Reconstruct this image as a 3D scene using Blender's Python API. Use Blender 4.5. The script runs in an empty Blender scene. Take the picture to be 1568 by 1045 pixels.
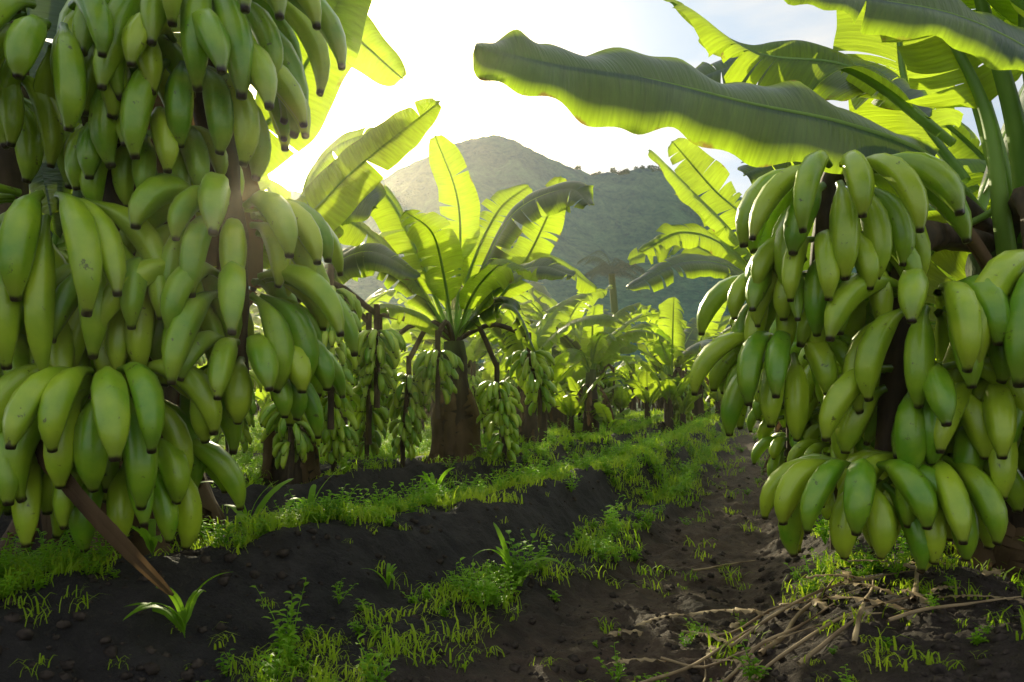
import bpy, math, random
import numpy as np
from mathutils import Vector
rnd = random.Random(11)
rng = np.random.RandomState(5)
scene = bpy.context.scene
scene.view_settings.view_transform = 'Standard'
scene.view_settings.look = 'None'
scene.view_settings.exposure = 0
COL = scene.collection

# ---------------------------------------------------------------- noise
def vnoise(x, y, seed=0):
    xi = np.floor(x).astype(np.int64); yi = np.floor(y).astype(np.int64)
    xf = x-xi; yf = y-yi
    u = xf*xf*(3-2*xf); v = yf*yf*(3-2*yf)
    def h(a, b):
        n = (a*374761393 + b*668265263 + seed*1442695) & 0x7fffffff
        n = ((n ^ (n >> 13))*1274126177) & 0x7fffffff
        n = n ^ (n >> 16)
        return (n & 0xffff)/65535.0
    return ((h(xi, yi)*(1-u)+h(xi+1, yi)*u)*(1-v)+(h(xi, yi+1)*(1-u)+h(xi+1, yi+1)*u)*v)*2-1
def fbm(x, y, seed=0, oct=4):
    s = 0; a = 1; f = 1
    for i in range(oct):
        s = s+a*vnoise(x*f+i*17.3, y*f-i*9.1, seed+i); a *= .5; f *= 2.03
    return s

# ---------------------------------------------------------------- mesh builder (all quads)
class MB:
    def __init__(s): s.v=[]; s.f=[]; s.uv=[]; s.m=[]; s.n=0
    def add(s, v, f, uv, m=0):
        v=np.asarray(v,float).reshape(-1,3); f=np.asarray(f,np.int64).reshape(-1,4)
        s.v.append(v); s.f.append(f+s.n); s.uv.append(np.asarray(uv,float).reshape(-1,2))
        s.m.append(np.full(len(f),m,np.int32)); s.n+=len(v)
    def mesh(s, name, mats, origin=(0,0,0), smooth=True):
        v=np.concatenate(s.v)-np.array(origin); f=np.concatenate(s.f); uv=np.concatenate(s.uv); m=np.concatenate(s.m)
        me=bpy.data.meshes.new(name)
        me.vertices.add(len(v)); me.vertices.foreach_set('co',v.astype(np.float32).ravel())
        me.loops.add(len(f)*4); me.loops.foreach_set('vertex_index',f.astype(np.int32).ravel())
        me.polygons.add(len(f)); me.polygons.foreach_set('loop_start',np.arange(0,len(f)*4,4,dtype=np.int32))
        me.polygons.foreach_set('loop_total',np.full(len(f),4,np.int32))
        me.polygons.foreach_set('material_index',m)
        me.polygons.foreach_set('use_smooth',np.full(len(f),smooth,bool))
        l=me.uv_layers.new(name='UVMap'); l.data.foreach_set('uv',uv[f.ravel()].astype(np.float32).ravel())
        for a in mats: me.materials.append(a)
        me.update(calc_edges=True); me.validate()
        return me
def obj(name, data, parent=None, loc=(0,0,0)):
    o=bpy.data.objects.new(name,data); COL.objects.link(o); o.location=loc
    if parent: o.parent=parent
    return o
def gridq(nu, nv, wrap=False):
    i=np.arange(nu-1)[:,None]; j=np.arange(nv if wrap else nv-1)[None,:]
    a=i*nv+j; b=i*nv+(j+1)%nv; c=(i+1)*nv+(j+1)%nv; d=(i+1)*nv+j
    return np.stack([a,b,c,d],-1).reshape(-1,4)
def norm(a): return a/np.maximum(np.linalg.norm(a,axis=-1,keepdims=True),1e-9)
def catmull(P, n):
    P=np.asarray(P,float)
    if len(P)==2: P=np.array([P[0],(P[0]+P[1])/2,P[1]])
    Q=np.vstack([2*P[0]-P[1],P,2*P[-1]-P[-2]])
    seg=len(P)-1; t=np.linspace(0,seg-1e-6,n); i=t.astype(int); u=(t-i)[:,None]
    a,b,c,d=Q[i],Q[i+1],Q[i+2],Q[i+3]
    return .5*((2*b)+(c-a)*u+(2*a-5*b+4*c-d)*u**2+(-a+3*b-3*c+d)*u**3)
def tube(mb, P, R, k=8, n=None, mat=0, lump=0, seed=0):
    P=np.asarray(P,float); 
    if n: 
        R=np.interp(np.linspace(0,1,n),np.linspace(0,1,len(R)),R); P=catmull(P,n)
    R=np.asarray(R,float)
    T=norm(np.gradient(P,axis=0)); ref=np.array([.31,.9,.17]) if abs(T[0][1])<.8 else np.array([1,0,.2])
    S=norm(np.cross(T,ref)); N=np.cross(S,T)
    ph=np.linspace(0,2*np.pi,k,endpoint=False)
    rr=R[:,None]*(1+lump*np.random.RandomState(seed).uniform(-1,1,(len(P),k)))
    V=P[:,None]+rr[...,None]*(np.cos(ph)[None,:,None]*S[:,None]+np.sin(ph)[None,:,None]*N[:,None])
    t=np.linspace(0,1,len(P))
    uv=np.stack(np.broadcast_arrays(t[:,None],(ph/6.283)[None,:]),-1)
    mb.add(V,gridq(len(P),k,True),uv,mat)

# ---------------------------------------------------------------- banana
BT=np.array([0,.05,.12,.2,.3,.42,.56,.7,.8,.88,.935,.96,.99,1.0,1.0])
BR=np.array([.32,.28,.34,.54,.80,.97,1,.93,.79,.58,.40,.33,.31,.22,0])
def banana(mb, o, az, L, R, e0, e1, sway=0., k=10, full=True):
    tt=BT if full else BT[[0,2,4,6,8,10,12,14]]; br=BR if full else BR[[0,2,4,6,8,10,12,14]]
    fine=np.linspace(0,1,40); e=e0+(e1-e0)*fine**.9; a=az+sway*fine
    d=np.stack([np.cos(e)*np.cos(a),np.cos(e)*np.sin(a),np.sin(e)],-1)
    P=np.cumsum(d,0)*L/40; P=np.array(o)+np.stack([np.interp(tt,fine,P[:,i]) for i in range(3)],-1)
    T=norm(np.stack([np.interp(tt,fine,d[:,i]) for i in range(3)],-1))
    B=np.array([-math.sin(az),math.cos(az),0.]); N=norm(np.cross(B,T)); S=np.cross(T,N)
    ph=np.linspace(0,2*np.pi,k,endpoint=False)
    ang=1+(.085 if full else .03)*np.cos(5*ph+rnd.uniform(0,6))
    rr=R*br[:,None]*ang[None,:]
    V=P[:,None]+rr[...,None]*(np.cos(ph)[None,:,None]*N[:,None]+np.sin(ph)[None,:,None]*S[:,None])
    uv=np.stack(np.broadcast_arrays(tt[:,None],np.full((1,k),rnd.random())),-1)
    mb.add(V,gridq(len(tt),k,True),uv,0)
def hand(mb, c, L, R, n, face=-90, span=300, r0=.05, rows=2, full=True, e0=5, tilt=0):
    k=15 if full else 7
    if full: R=R*.94
    for row in range(rows):
        nn=n-row
        for i in range(nn):
            if full and rnd.random()<.07: continue
            a=math.radians(face+span*((i+.5)/nn-.5)+rnd.uniform(-7,7)*(1 if full else 2))
            ee0=math.radians(e0-row*36+rnd.uniform(-14,14)); ee1=math.radians(-92-row*10+rnd.uniform(-16,16)+tilt)
            o=(c[0]+r0*math.cos(a),c[1]+r0*math.sin(a),c[2]-row*R*1.3)
            banana(mb,o,a,L*rnd.uniform(.82,1.16)*(1-.08*row),R*rnd.uniform(.80,1.04),ee0,ee1,rnd.uniform(-.45,.45),k,full)
def bunch(mb, top, nh, L, R, sp, n=9, full=False, drift=(0,0)):
    P=[]
    for i in range(nh):
        s=1-.35*(i/max(1,nh-1))**1.5
        c=(top[0]+drift[0]*i/nh,top[1]+drift[1]*i/nh,top[2]-i*sp)
        P.append(c)
        hand(mb,c,L*s,R*(.85+.15*s),max(5,int(n*s)),face=rnd.uniform(0,360),span=rnd.uniform(220,330),r0=R*1.0,rows=2,full=full,e0=rnd.uniform(10,35))
    P=[(top[0],top[1],top[2]+sp*1.5)]+P+[(P[-1][0],P[-1][1],P[-1][2]-sp*2.2)]
    tube(mb,P,[R*.8]*len(P),8,n=14,mat=1,lump=.1)

# ---------------------------------------------------------------- leaf
def leaf(mb, pts, W, side, seed=0, pet=.12, droop=.22, vee=.18, rip=.05, tears=5, asym=(1,1), mat=0, mrib=1, n=56, nc=7, ribR=None, curl=0):
    r=np.random.RandomState(seed)
    P=catmull(pts,n); T=norm(np.gradient(P,axis=0)); side=np.array(side,float)
    S=norm(side-T*(T@side)[:,None]); N=np.cross(S,T)
    if N[:,2].mean()<0: N=-N
    t=np.linspace(0,1,n); L=np.linalg.norm(np.diff(P,axis=0),axis=1).sum()
    i0=int(pet*n); tb=(t-pet)/(1-pet)
    w=np.where(tb>0,W*np.clip(np.clip(tb,0,1)/.16,0,1)**.55*np.sqrt(np.clip(1-np.clip(tb,0,1)**4,0.0,1)),0)
    w=w*(1+.05*np.sin(t*23+seed))
    c=np.linspace(0,1,nc)
    for sg,am in ((1,asym[0]),(-1,asym[1])):
        cuts=sorted(set([i0,n-1]+[int(x) for x in r.uniform(i0+4,n-3,tears)]))
        cuts=[cuts[0]]+[b for a,b in zip(cuts[:-1],cuts[1:]) if b-a>=2 or b==n-1]
        if cuts[-1]!=n-1: cuts.append(n-1)
        ph1,ph2=r.uniform(0,6,2)
        for a,b in zip(cuts[:-1],cuts[1:]):
            if b<=a: continue
            idx=np.arange(a,b+1); m=len(idx)
            dd=r.uniform(-.08,.25)*(1 if tears else 0)
            ww=w[idx][:,None]*am
            gap=np.zeros(m); 
            if tears: gap[0]=r.uniform(.1,1.1); gap[-1]=-r.uniform(.1,1.1)
            lift=ww*(vee*c-(droop+dd)*1.3*c**2.2)+W*rip*np.sin(t[idx][:,None]*L/W*2.6+ph1)*c**1.6+W*rip*.6*np.sin(t[idx][:,None]*L/W*6.1+ph2)*c**2
            lat=ww*c*(1-.25*(droop+dd)*c)*(1-curl*c**3*.5)
            V=P[idx][:,None]+sg*S[idx][:,None]*lat[...,None]+N[idx][:,None]*lift[...,None]+T[idx][:,None]*((gap[:,None]*L/n*c**1.5)+ww*.18*c)[...,None]
            uv=np.stack(np.broadcast_arrays(t[idx][:,None]*L,sg*c[None,:]*.5+.5),-1)
            mb.add(V,gridq(m,nc),uv,mat)
    rr=ribR or W*.075
    tube(mb,P-N*rr*.5,rr*np.clip(1.15-t,.08,1)**.8,7,mat=mrib)
def arc(o, az, e0, e1, L, n=6, p=1.3):
    P=[np.array(o,float)]
    for i in range(n):
        e=e0+(e1-e0)*((i+.5)/n)**p
        P.append(P[-1]+L/n*np.array([math.cos(e)*math.cos(az),math.cos(e)*math.sin(az),math.sin(e)]))
    return P

# ---------------------------------------------------------------- materials
def newmat(name):
    m=bpy.data.materials.new(name); m.use_nodes=True; nt=m.node_tree; nt.nodes.clear()
    out=nt.nodes.new('ShaderNodeOutputMaterial'); return m,nt,out
def N(nt,t,**k):
    n=nt.nodes.new(t)
    for a,b in k.items():
        if a.startswith('i_'):
            key=a[2:]; key=int(key) if key.isdigit() else key.replace('_',' ')
            n.inputs[key].default_value=b
        else: setattr(n,a,b)
    return n
def ramp(nt,fac,stops):
    n=nt.nodes.new('ShaderNodeValToRGB'); e=n.color_ramp.elements
    while len(e)<len(stops): e.new(.5)
    for x,(p,c) in zip(e,stops): x.position=p; x.color=(*c,1)
    nt.links.new(fac,n.inputs[0]); return n.outputs[0]
def mixc(nt,f,a,b,mode='MIX'):
    n=N(nt,'ShaderNodeMix',data_type='RGBA',blend_type=mode)
    for s,v in ((0,f),(6,a),(7,b)):
        if hasattr(v,'is_linked') or hasattr(v,'links'): nt.links.new(v,n.inputs[s])
        else: n.inputs[s].default_value=v if s==0 else (*v,1)
    return n.outputs[2]
def leafmat(name, dark, lite, trans, tf=.5, rough=.38, lit_margin=None):
    m,nt,out=newmat(name); L=nt.links
    uv=N(nt,'ShaderNodeUVMap'); sep=N(nt,'ShaderNodeSeparateXYZ'); L.new(uv.outputs[0],sep.inputs[0])
    obj_=N(nt,'ShaderNodeTexCoord'); n1=N(nt,'ShaderNodeTexNoise',i_Scale=3.,i_Detail=4.); L.new(obj_.outputs['Object'],n1.inputs[0])
    mp=N(nt,'ShaderNodeMapping'); mp.inputs['Scale'].default_value=(90,2.5,1); L.new(uv.outputs[0],mp.inputs[0])
    n2=N(nt,'ShaderNodeTexNoise',i_Scale=1.,i_Detail=3.); L.new(mp.outputs[0],n2.inputs[0])
    f=N(nt,'ShaderNodeMath',operation='MULTIPLY_ADD'); L.new(n2.outputs[0],f.inputs[0]); f.inputs[1].default_value=1.0; 
    g=N(nt,'ShaderNodeMath',operation='MULTIPLY_ADD'); L.new(n1.outputs[0],g.inputs[0]); g.inputs[1].default_value=1.3; g.inputs[2].default_value=-.65
    L.new(g.outputs[0],f.inputs[2])
    col=ramp(nt,f.outputs[0],[(.15,dark),(.85,lite)])
    tr=ramp(nt,f.outputs[0],[(.1,tuple(x*.5 for x in trans)),(.8,trans)])
    n3=N(nt,'ShaderNodeTexNoise',i_Scale=14.,i_Detail=5.); L.new(obj_.outputs['Object'],n3.inputs[0])
    ab=N(nt,'ShaderNodeMath',operation='MULTIPLY_ADD'); L.new(sep.outputs[1],ab.inputs[0]); ab.inputs[1].default_value=2; ab.inputs[2].default_value=-1
    a2=N(nt,'ShaderNodeMath',operation='ABSOLUTE'); L.new(ab.outputs[0],a2.inputs[0])
    ed=N(nt,'ShaderNodeMapRange'); L.new(a2.outputs[0],ed.inputs[0]); ed.inputs[1].default_value=.8; ed.inputs[2].default_value=1.; ed.inputs[3].default_value=0; ed.inputs[4].default_value=.2
    sm=N(nt,'ShaderNodeMath',operation='ADD'); L.new(n3.outputs[0],sm.inputs[0]); L.new(ed.outputs[0],sm.inputs[1])
    dm=N(nt,'ShaderNodeMapRange'); L.new(sm.outputs[0],dm.inputs[0]); dm.inputs[1].default_value=.75; dm.inputs[2].default_value=.84
    col=mixc(nt,dm.outputs[0],col,(.13,.10,.03)); tr=mixc(nt,dm.outputs[0],tr,(.3,.22,.04))
    pb=N(nt,'ShaderNodeBsdfPrincipled'); pb.inputs['Roughness'].default_value=rough; pb.inputs['Specular IOR Level'].default_value=.5
    L.new(col,pb.inputs['Base Color'])
    tb=N(nt,'ShaderNodeBsdfTranslucent'); L.new(tr,tb.inputs[0])
    bp=N(nt,'ShaderNodeBump'); bp.inputs['Strength'].default_value=.5; bp.inputs['Distance'].default_value=.008; L.new(n2.outputs[0],bp.inputs['Height'])
    L.new(bp.outputs[0],pb.inputs['Normal']); L.new(bp.outputs[0],tb.inputs['Normal'])
    mx=N(nt,'ShaderNodeMixShader'); mx.inputs[0].default_value=tf
    if lit_margin:
        mr=N(nt,'ShaderNodeMapRange'); L.new(a2.outputs[0],mr.inputs[0]); mr.inputs[1].default_value=lit_margin; mr.inputs[2].default_value=1.; mr.inputs[3].default_value=tf; mr.inputs[4].default_value=.75  # sunlit edge painted in: more translucent towards the leaf border
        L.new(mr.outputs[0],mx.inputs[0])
    L.new(pb.outputs[0],mx.inputs[1]); L.new(tb.outputs[0],mx.inputs[2]); L.new(mx.outputs[0],out.inputs[0])
    return m
def simplemat(name, c1, c2, scale=(6,6,6), rough=.6, bump=.4, dist=.01, spec=.3, trans=0, detail=6, green=None):
    m,nt,out=newmat(name); L=nt.links
    tc=N(nt,'ShaderNodeTexCoord'); mp=N(nt,'ShaderNodeMapping'); mp.inputs['Scale'].default_value=scale
    L.new(tc.outputs['Object'],mp.inputs[0]); n=N(nt,'ShaderNodeTexNoise',i_Scale=1.,i_Detail=float(detail)); L.new(mp.outputs[0],n.inputs[0])
    col=ramp(nt,n.outputs[0],[(.3,c1),(.7,c2)])
    if green:
        sz=N(nt,'ShaderNodeSeparateXYZ'); L.new(tc.outputs['Object'],sz.inputs[0])
        ad=N(nt,'ShaderNodeMath',operation='MULTIPLY_ADD'); L.new(n.outputs[0],ad.inputs[0]); ad.inputs[1].default_value=.9; L.new(sz.outputs[2],ad.inputs[2])
        mr=N(nt,'ShaderNodeMapRange'); L.new(ad.outputs[0],mr.inputs[0]); mr.inputs[1].default_value=1.1; mr.inputs[2].default_value=1.6
        col=mixc(nt,mr.outputs[0],col,green)
    pb=N(nt,'ShaderNodeBsdfPrincipled'); pb.inputs['Roughness'].default_value=rough; pb.inputs['Specular IOR Level'].default_value=spec
    L.new(col,pb.inputs['Base Color'])
    bp=N(nt,'ShaderNodeBump'); bp.inputs['Strength'].default_value=bump; bp.inputs['Distance'].default_value=dist; L.new(n.outputs[0],bp.inputs['Height']); L.new(bp.outputs[0],pb.inputs['Normal'])
    if trans:
        tb=N(nt,'ShaderNodeBsdfTranslucent'); L.new(col,tb.inputs[0]); mx=N(nt,'ShaderNodeMixShader'); mx.inputs[0].default_value=trans
        L.new(pb.outputs[0],mx.inputs[1]); L.new(tb.outputs[0],mx.inputs[2]); L.new(mx.outputs[0],out.inputs[0])
    else: L.new(pb.outputs[0],out.inputs[0])
    return m
def bananamat(name, a, b):
    m,nt,out=newmat(name); L=nt.links
    uv=N(nt,'ShaderNodeUVMap'); sep=N(nt,'ShaderNodeSeparateXYZ'); L.new(uv.outputs[0],sep.inputs[0])
    tc=N(nt,'ShaderNodeTexCoord'); n=N(nt,'ShaderNodeTexNoise',i_Scale=14.,i_Detail=4.); L.new(tc.outputs['Object'],n.inputs[0])
    s=N(nt,'ShaderNodeMath',operation='MULTIPLY_ADD'); L.new(sep.outputs[1],s.inputs[0]); s.inputs[1].default_value=.8; 
    s2=N(nt,'ShaderNodeMath',operation='MULTIPLY_ADD'); L.new(n.outputs[0],s2.inputs[0]); s2.inputs[1].default_value=1.2; s2.inputs[2].default_value=-.45; L.new(s2.outputs[0],s.inputs[2])
    col=ramp(nt,s.outputs[0],[(.1,a),(.9,b)])
    nb=N(nt,'ShaderNodeTexNoise',i_Scale=60.,i_Detail=4.); L.new(tc.outputs['Object'],nb.inputs[0])
    tt=N(nt,'ShaderNodeMath',operation='MULTIPLY_ADD'); L.new(nb.outputs[0],tt.inputs[0]); tt.inputs[1].default_value=.04; L.new(sep.outputs[0],tt.inputs[2])
    tip=N(nt,'ShaderNodeMapRange'); L.new(tt.outputs[0],tip.inputs[0]); tip.inputs[1].default_value=.97; tip.inputs[2].default_value=.995
    neck=N(nt,'ShaderNodeMapRange'); L.new(sep.outputs[0],neck.inputs[0]); neck.inputs[1].default_value=.3; neck.inputs[2].default_value=.02; neck.inputs[3].default_value=0; neck.inputs[4].default_value=.8
    col=mixc(nt,neck.outputs[0],col,tuple(x*.4 for x in a))
    te=N(nt,'ShaderNodeMapRange'); L.new(tt.outputs[0],te.inputs[0]); te.inputs[1].default_value=.84; te.inputs[2].default_value=.97; te.inputs[4].default_value=.45
    col=mixc(nt,te.outputs[0],col,(.18,.19,.03))
    sp=N(nt,'ShaderNodeTexNoise',i_Scale=34.,i_Detail=6.,i_Roughness=.7); L.new(tc.outputs['Object'],sp.inputs[0])
    spr=N(nt,'ShaderNodeMapRange'); L.new(sp.outputs[0],spr.inputs[0]); spr.inputs[1].default_value=.63; spr.inputs[2].default_value=.68; spr.inputs[4].default_value=.75
    col=mixc(nt,spr.outputs[0],col,(.06,.045,.015))
    col=mixc(nt,tip.outputs[0],col,(.028,.016,.009))
    pb=N(nt,'ShaderNodeBsdfPrincipled'); pb.inputs['Roughness'].default_value=.32; pb.inputs['Specular IOR Level'].default_value=.5
    pb.inputs['Coat Weight'].default_value=.3; pb.inputs['Coat Roughness'].default_value=.22
    L.new(col,pb.inputs['Base Color'])
    bp=N(nt,'ShaderNodeBump'); bp.inputs['Strength'].default_value=.3; bp.inputs['Distance'].default_value=.004; L.new(sp.outputs[0],bp.inputs['Height']); L.new(bp.outputs[0],pb.inputs['Normal'])
    L.new(pb.outputs[0],out.inputs[0]); return m
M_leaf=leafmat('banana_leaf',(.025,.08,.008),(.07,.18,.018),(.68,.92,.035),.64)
M_leafd=leafmat('banana_leaf_shaded',(.012,.045,.010),(.03,.09,.018),(.55,.80,.03),.05,lit_margin=.66)  # shaded copy of the leaf: shade in the colour, backlit edge painted
M_rib=simplemat('leaf_midrib',(.18,.34,.04),(.36,.55,.09),(8,8,3),.4,.1,spec=.4,trans=.35)
M_ban=bananamat('green_banana_skin',(.15,.34,.010),(.48,.62,.030))
M_stalk=simplemat('fruit_stalk',(.03,.020,.012),(.11,.070,.035),(20,20,8),.7,.6)
M_trunk=simplemat('pseudostem_fibre',(.012,.008,.006),(.07,.044,.026),(14,14,2.2),.8,1.,.03,green=(.08,.14,.025))
M_dead=simplemat('dead_leaf',(.05,.028,.013),(.20,.12,.055),(10,10,4),.8,.6,.01,trans=.25)
M_straw=simplemat('dry_straw',(.16,.10,.05),(.50,.36,.19),(12,12,12),.7,.4,.004)
M_weed=simplemat('weed_leaf',(.15,.36,.012),(.40,.66,.03),(5,5,5),.5,.1,spec=.3,trans=.6)
M_grass=simplemat('grass_blade',(.25,.46,.012),(.58,.72,.04),(3,3,3),.5,.1,spec=.3,trans=.6)

# ---------------------------------------------------------------- ground
def xF(y): return np.interp(y,[-6,0,1.78,3.17,5.66,8.8,20,60,3000],[-2.2,-.4,.2,.72,1.5,2.5,6,18,900])
def prof(x,y):
    s=x-xF(y); k=np.interp(y,[0,1.7,2.44,3.4,5.3,8,60],[1.6,1.4,1.22,.9,.6,.5,.5])
    s=s+.07*vnoise(x*1.3+4,y*1.3,3)+.03*vnoise(x*4,y*4,8)
    return np.where(s<0,s/k,s)
SP=[-60,-5.6,-4.8,-3.95,-3.7,-3.5,-3.1,-2.42,-2.12,-1.95,-1.6,-.95,-.68,-.4,-.28,.26,.42,.62,.95,1.3,2.0,60]
ZP=[.05,.05,.09,.17,-.02,.0,.10,.22,-.02,-.02,.08,.21,-.02,-.01,-.10,-.10,.0,.08,.13,.05,.08,.05]
def gz(x,y):
    x=np.asarray(x,float); y=np.asarray(y,float)
    s=prof(x,y); fade=np.clip(1-(y-18)/30,0,1)
    z=(np.interp(s-.04,SP,ZP)+np.interp(s+.04,SP,ZP)+np.interp(s,SP,ZP))/3*fade
    near=np.clip(1.3-y/20,0,1)
    z=z+near*(.025*fbm(x*2.6,y*2.6,1,3)+.018*fbm(x*11,y*11,5,3)+.008*np.abs(fbm(x*38,y*38,9,2)))
    return z+ np.clip((y-60)/400,0,1)*3*vnoise(x/60,y/60,4)
def spaced(a0,a1,d,gl,gr,endl,endr):
    c=list(np.arange(a0,a1,d)); x=c[-1]; st=d
    while x<endr: st*=gr; x+=st; c.append(x)
    x=c[0]; st=d; l=[]
    while x>endl: st*=gl; x-=st; l.append(x)
    return np.array(l[::-1]+c)
gx=spaced(-2.0,2.3,.013,1.045,1.045,-2500,2500); gy=spaced(1.3,3.6,.013,1.2,1.018,-60,3500)
X,Y=np.meshgrid(gx,gy,indexing='xy'); Z=gz(X,Y)
mb=MB(); mb.add(np.stack([X,Y,Z],-1),gridq(len(gy),len(gx)),np.stack([prof(X,Y)*.1+.5,np.clip(Z*2+.5,0,1)],-1))
m,nt,out=newmat('dark_soil'); L=nt.links
tc=N(nt,'ShaderNodeTexCoord'); uv=N(nt,'ShaderNodeUVMap'); sep=N(nt,'ShaderNodeSeparateXYZ'); L.new(uv.outputs[0],sep.inputs[0])
n1=N(nt,'ShaderNodeTexNoise',i_Scale=7.,i_Detail=9.,i_Roughness=.7); L.new(tc.outputs['Object'],n1.inputs[0])
n2=N(nt,'ShaderNodeTexNoise',i_Scale=70.,i_Detail=6.,i_Roughness=.7); L.new(tc.outputs['Object'],n2.inputs[0])
black=ramp(nt,n1.outputs[0],[(.3,(.012,.010,.010)),(.7,(.058,.049,.045))])
brown=ramp(nt,n1.outputs[0],[(.3,(.040,.026,.017)),(.7,(.17,.11,.072))])
fur=ramp(nt,sep.outputs[0],[(.455,(0,0,0)),(.48,(1,1,1)),(.53,(1,1,1)),(.56,(.4,.4,.4))])
col=mixc(nt,fur,black,brown)
sy=N(nt,'ShaderNodeSeparateXYZ'); L.new(tc.outputs['Object'],sy.inputs[0])
far=N(nt,'ShaderNodeMapRange'); L.new(sy.outputs[1],far.inputs[0]); far.inputs[1].default_value=12; far.inputs[2].default_value=30
col=mixc(nt,far.outputs[0],col,(.05,.10,.02))
pb=N(nt,'ShaderNodeBsdfPrincipled'); pb.inputs['Roughness'].default_value=.8; pb.inputs['Specular IOR Level'].default_value=.3; L.new(col,pb.inputs['Base Color'])
b1=N(nt,'ShaderNodeBump'); b1.inputs['Strength'].default_value=1; b1.inputs['Distance'].default_value=.07; L.new(n1.outputs[0],b1.inputs['Height'])
b2=N(nt,'ShaderNodeBump'); b2.inputs['Strength'].default_value=1; b2.inputs['Distance'].default_value=.016; L.new(n2.outputs[0],b2.inputs['Height']); L.new(b1.outputs[0],b2.inputs['Normal'])
L.new(b2.outputs[0],pb.inputs['Normal']); L.new(pb.outputs[0],out.inputs[0]); M_soil=m
obj('ground',mb.mesh('ground',[M_soil]))
def gzf(x,y): return float(gz(np.array([x]),np.array([y]))[0])

# ---------------------------------------------------------------- scatter
def scatter(mb, protos, pos, scale, lean=0, mat=0):
    n=len(pos); pick=rng.randint(0,len(protos),n); rot=rng.uniform(0,6.28,n)
    for i,(V,F,U) in enumerate(protos):
        k=np.where(pick==i)[0]
        if not len(k): continue
        c,s=np.cos(rot[k])[:,None],np.sin(rot[k])[:,None]
        sc=scale[k][:,None]
        vx=(V[None,:,0]*c-V[None,:,1]*s)*sc+pos[k,0][:,None]; vy=(V[None,:,0]*s+V[None,:,1]*c)*sc+pos[k,1][:,None]; vz=V[None,:,2]*sc+pos[k,2][:,None]
        f=F[None]+(np.arange(len(k))*len(V))[:,None,None]
        mb.add(np.stack([vx,vy,vz],-1),f,np.tile(U,(len(k),1)),mat)
def proto(fn):
    b=MB(); fn(b); return np.concatenate(b.v),np.concatenate(b.f),np.concatenate(b.uv)
def blade(b, o, az, h, w, bend):
    P=np.array([[0,0,0],[.15*bend,0,.45],[.5*bend,0,.85-.1*bend],[.95*bend,0,1.0-.35*bend]])*h
    ca,sa=math.cos(az),math.sin(az); ww=np.array([1,.9,.6,.05])*w
    C=np.stack([P[:,0]*ca,P[:,0]*sa,P[:,2]],-1)+o; S=np.array([-sa,ca,0])
    b.add(np.stack([C-S*ww[:,None],C+S*ww[:,None]],1),gridq(4,2),np.zeros((8,2)))
def tuft(b):
    for i in range(13): blade(b,np.array([rng.normal(0,.03),rng.normal(0,.03),0]),rng.uniform(0,6.28),rng.uniform(.3,1)*.075,rng.uniform(.0015,.004),rng.uniform(.4,1.5))
def leaflet(b,o,d,l,w):
    d=d/np.linalg.norm(d); s=np.cross(d,[0,0,1.]); s/=max(np.linalg.norm(s),1e-6); u=np.cross(s,d)
    c=np.array([o,o+d*l*.35+u*.0,o+d*l*.75-u*l*.04,o+d*l-u*l*.15]); ww=np.array([.1,1,.75,.05])*w
    V=np.stack([c-s*ww[:,None]+u*ww[:,None]*.35,c,c+s*ww[:,None]+u*ww[:,None]*.35],1)
    b.add(V,gridq(4,3),np.zeros((12,2)))
def weed(b, h=.12, stems=5, lv=8, ls=.028):
    for s in range(stems):
        az=rng.uniform(0,6.28); ln=rng.uniform(.05,.9); hh=h*rng.uniform(.4,1)
        top=np.array([math.cos(az)*ln*hh,math.sin(az)*ln*hh,hh])
        tube(b,[np.zeros(3),top*.55+np.array([0,0,.1*hh]),top],[.0018,.0014,.0008],4)
        for j in range(lv):
            t=.25+.75*j/(lv-1); a=j*2.4+rng.uniform(-.4,.4)
            leaflet(b,top*t,np.array([math.cos(a),math.sin(a),rng.uniform(-.1,.6)]),ls*rng.uniform(.6,1.2)*(1.1-.3*t),ls*.26)
tufts=[proto(tuft) for _ in range(8)]
weeds=[proto(weed) for _ in range(5)]+[proto(lambda b:weed(b,.06,8,6,.022)) for _ in range(6)]
def cands(n,ymin,ymax):
    y=ymin*(ymax/ymin)**rng.uniform(0,1,n); x=rng.uniform(-.85,.85,n)*y; return x,y
def gmask(x,y):
    s=prof(x,y); d=np.zeros_like(s)
    def band(a,b,v): 
        nonlocal d; d=np.maximum(d,v*np.clip((s-a)/.08,0,1)*np.clip((b-s)/.08,0,1))
    band(-.7,-.3,.45); band(-1.9,-.95,1.4); band(-3.3,-2.4,1.1); band(-60,-4.0,.8); band(.42,1.0,.35); band(1.0,60,.45); band(-2.2,-1.75,.3)
    d=np.where(y>4.6,np.maximum(d,np.where((s<-.42)|(s>.5),1.3,.05)),d)
    d=d*np.clip(.5+1.4*fbm(x*1.6,y*1.6,21,4)+.3,0.03,1)
    d=np.where((y<2.4),d*.3,d)
    return np.clip(d,.010,1)
x,y=cands(80000,1.6,22); k=rng.uniform(0,1,len(x))<gmask(x,y)*.65; x,y=x[k],y[k]
mb=MB(); scatter(mb,tufts,np.stack([x,y,gz(x,y)-.004],-1),rng.uniform(.35,1.15,len(x))*np.clip(.7+y/12,0,2.2)); obj('grass',mb.mesh('grass',[M_grass],smooth=False))
x,y=cands(28000,1.6,16); k=rng.uniform(0,1,len(x))<gmask(x,y)*.6; x,y=x[k],y[k]
mb=MB(); scatter(mb,weeds,np.stack([x,y,gz(x,y)-.004],-1),rng.uniform(.35,1.2,len(x))*np.clip(.75+y/14,0,2)); obj('weeds',mb.mesh('weeds',[M_weed],smooth=False))
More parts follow.
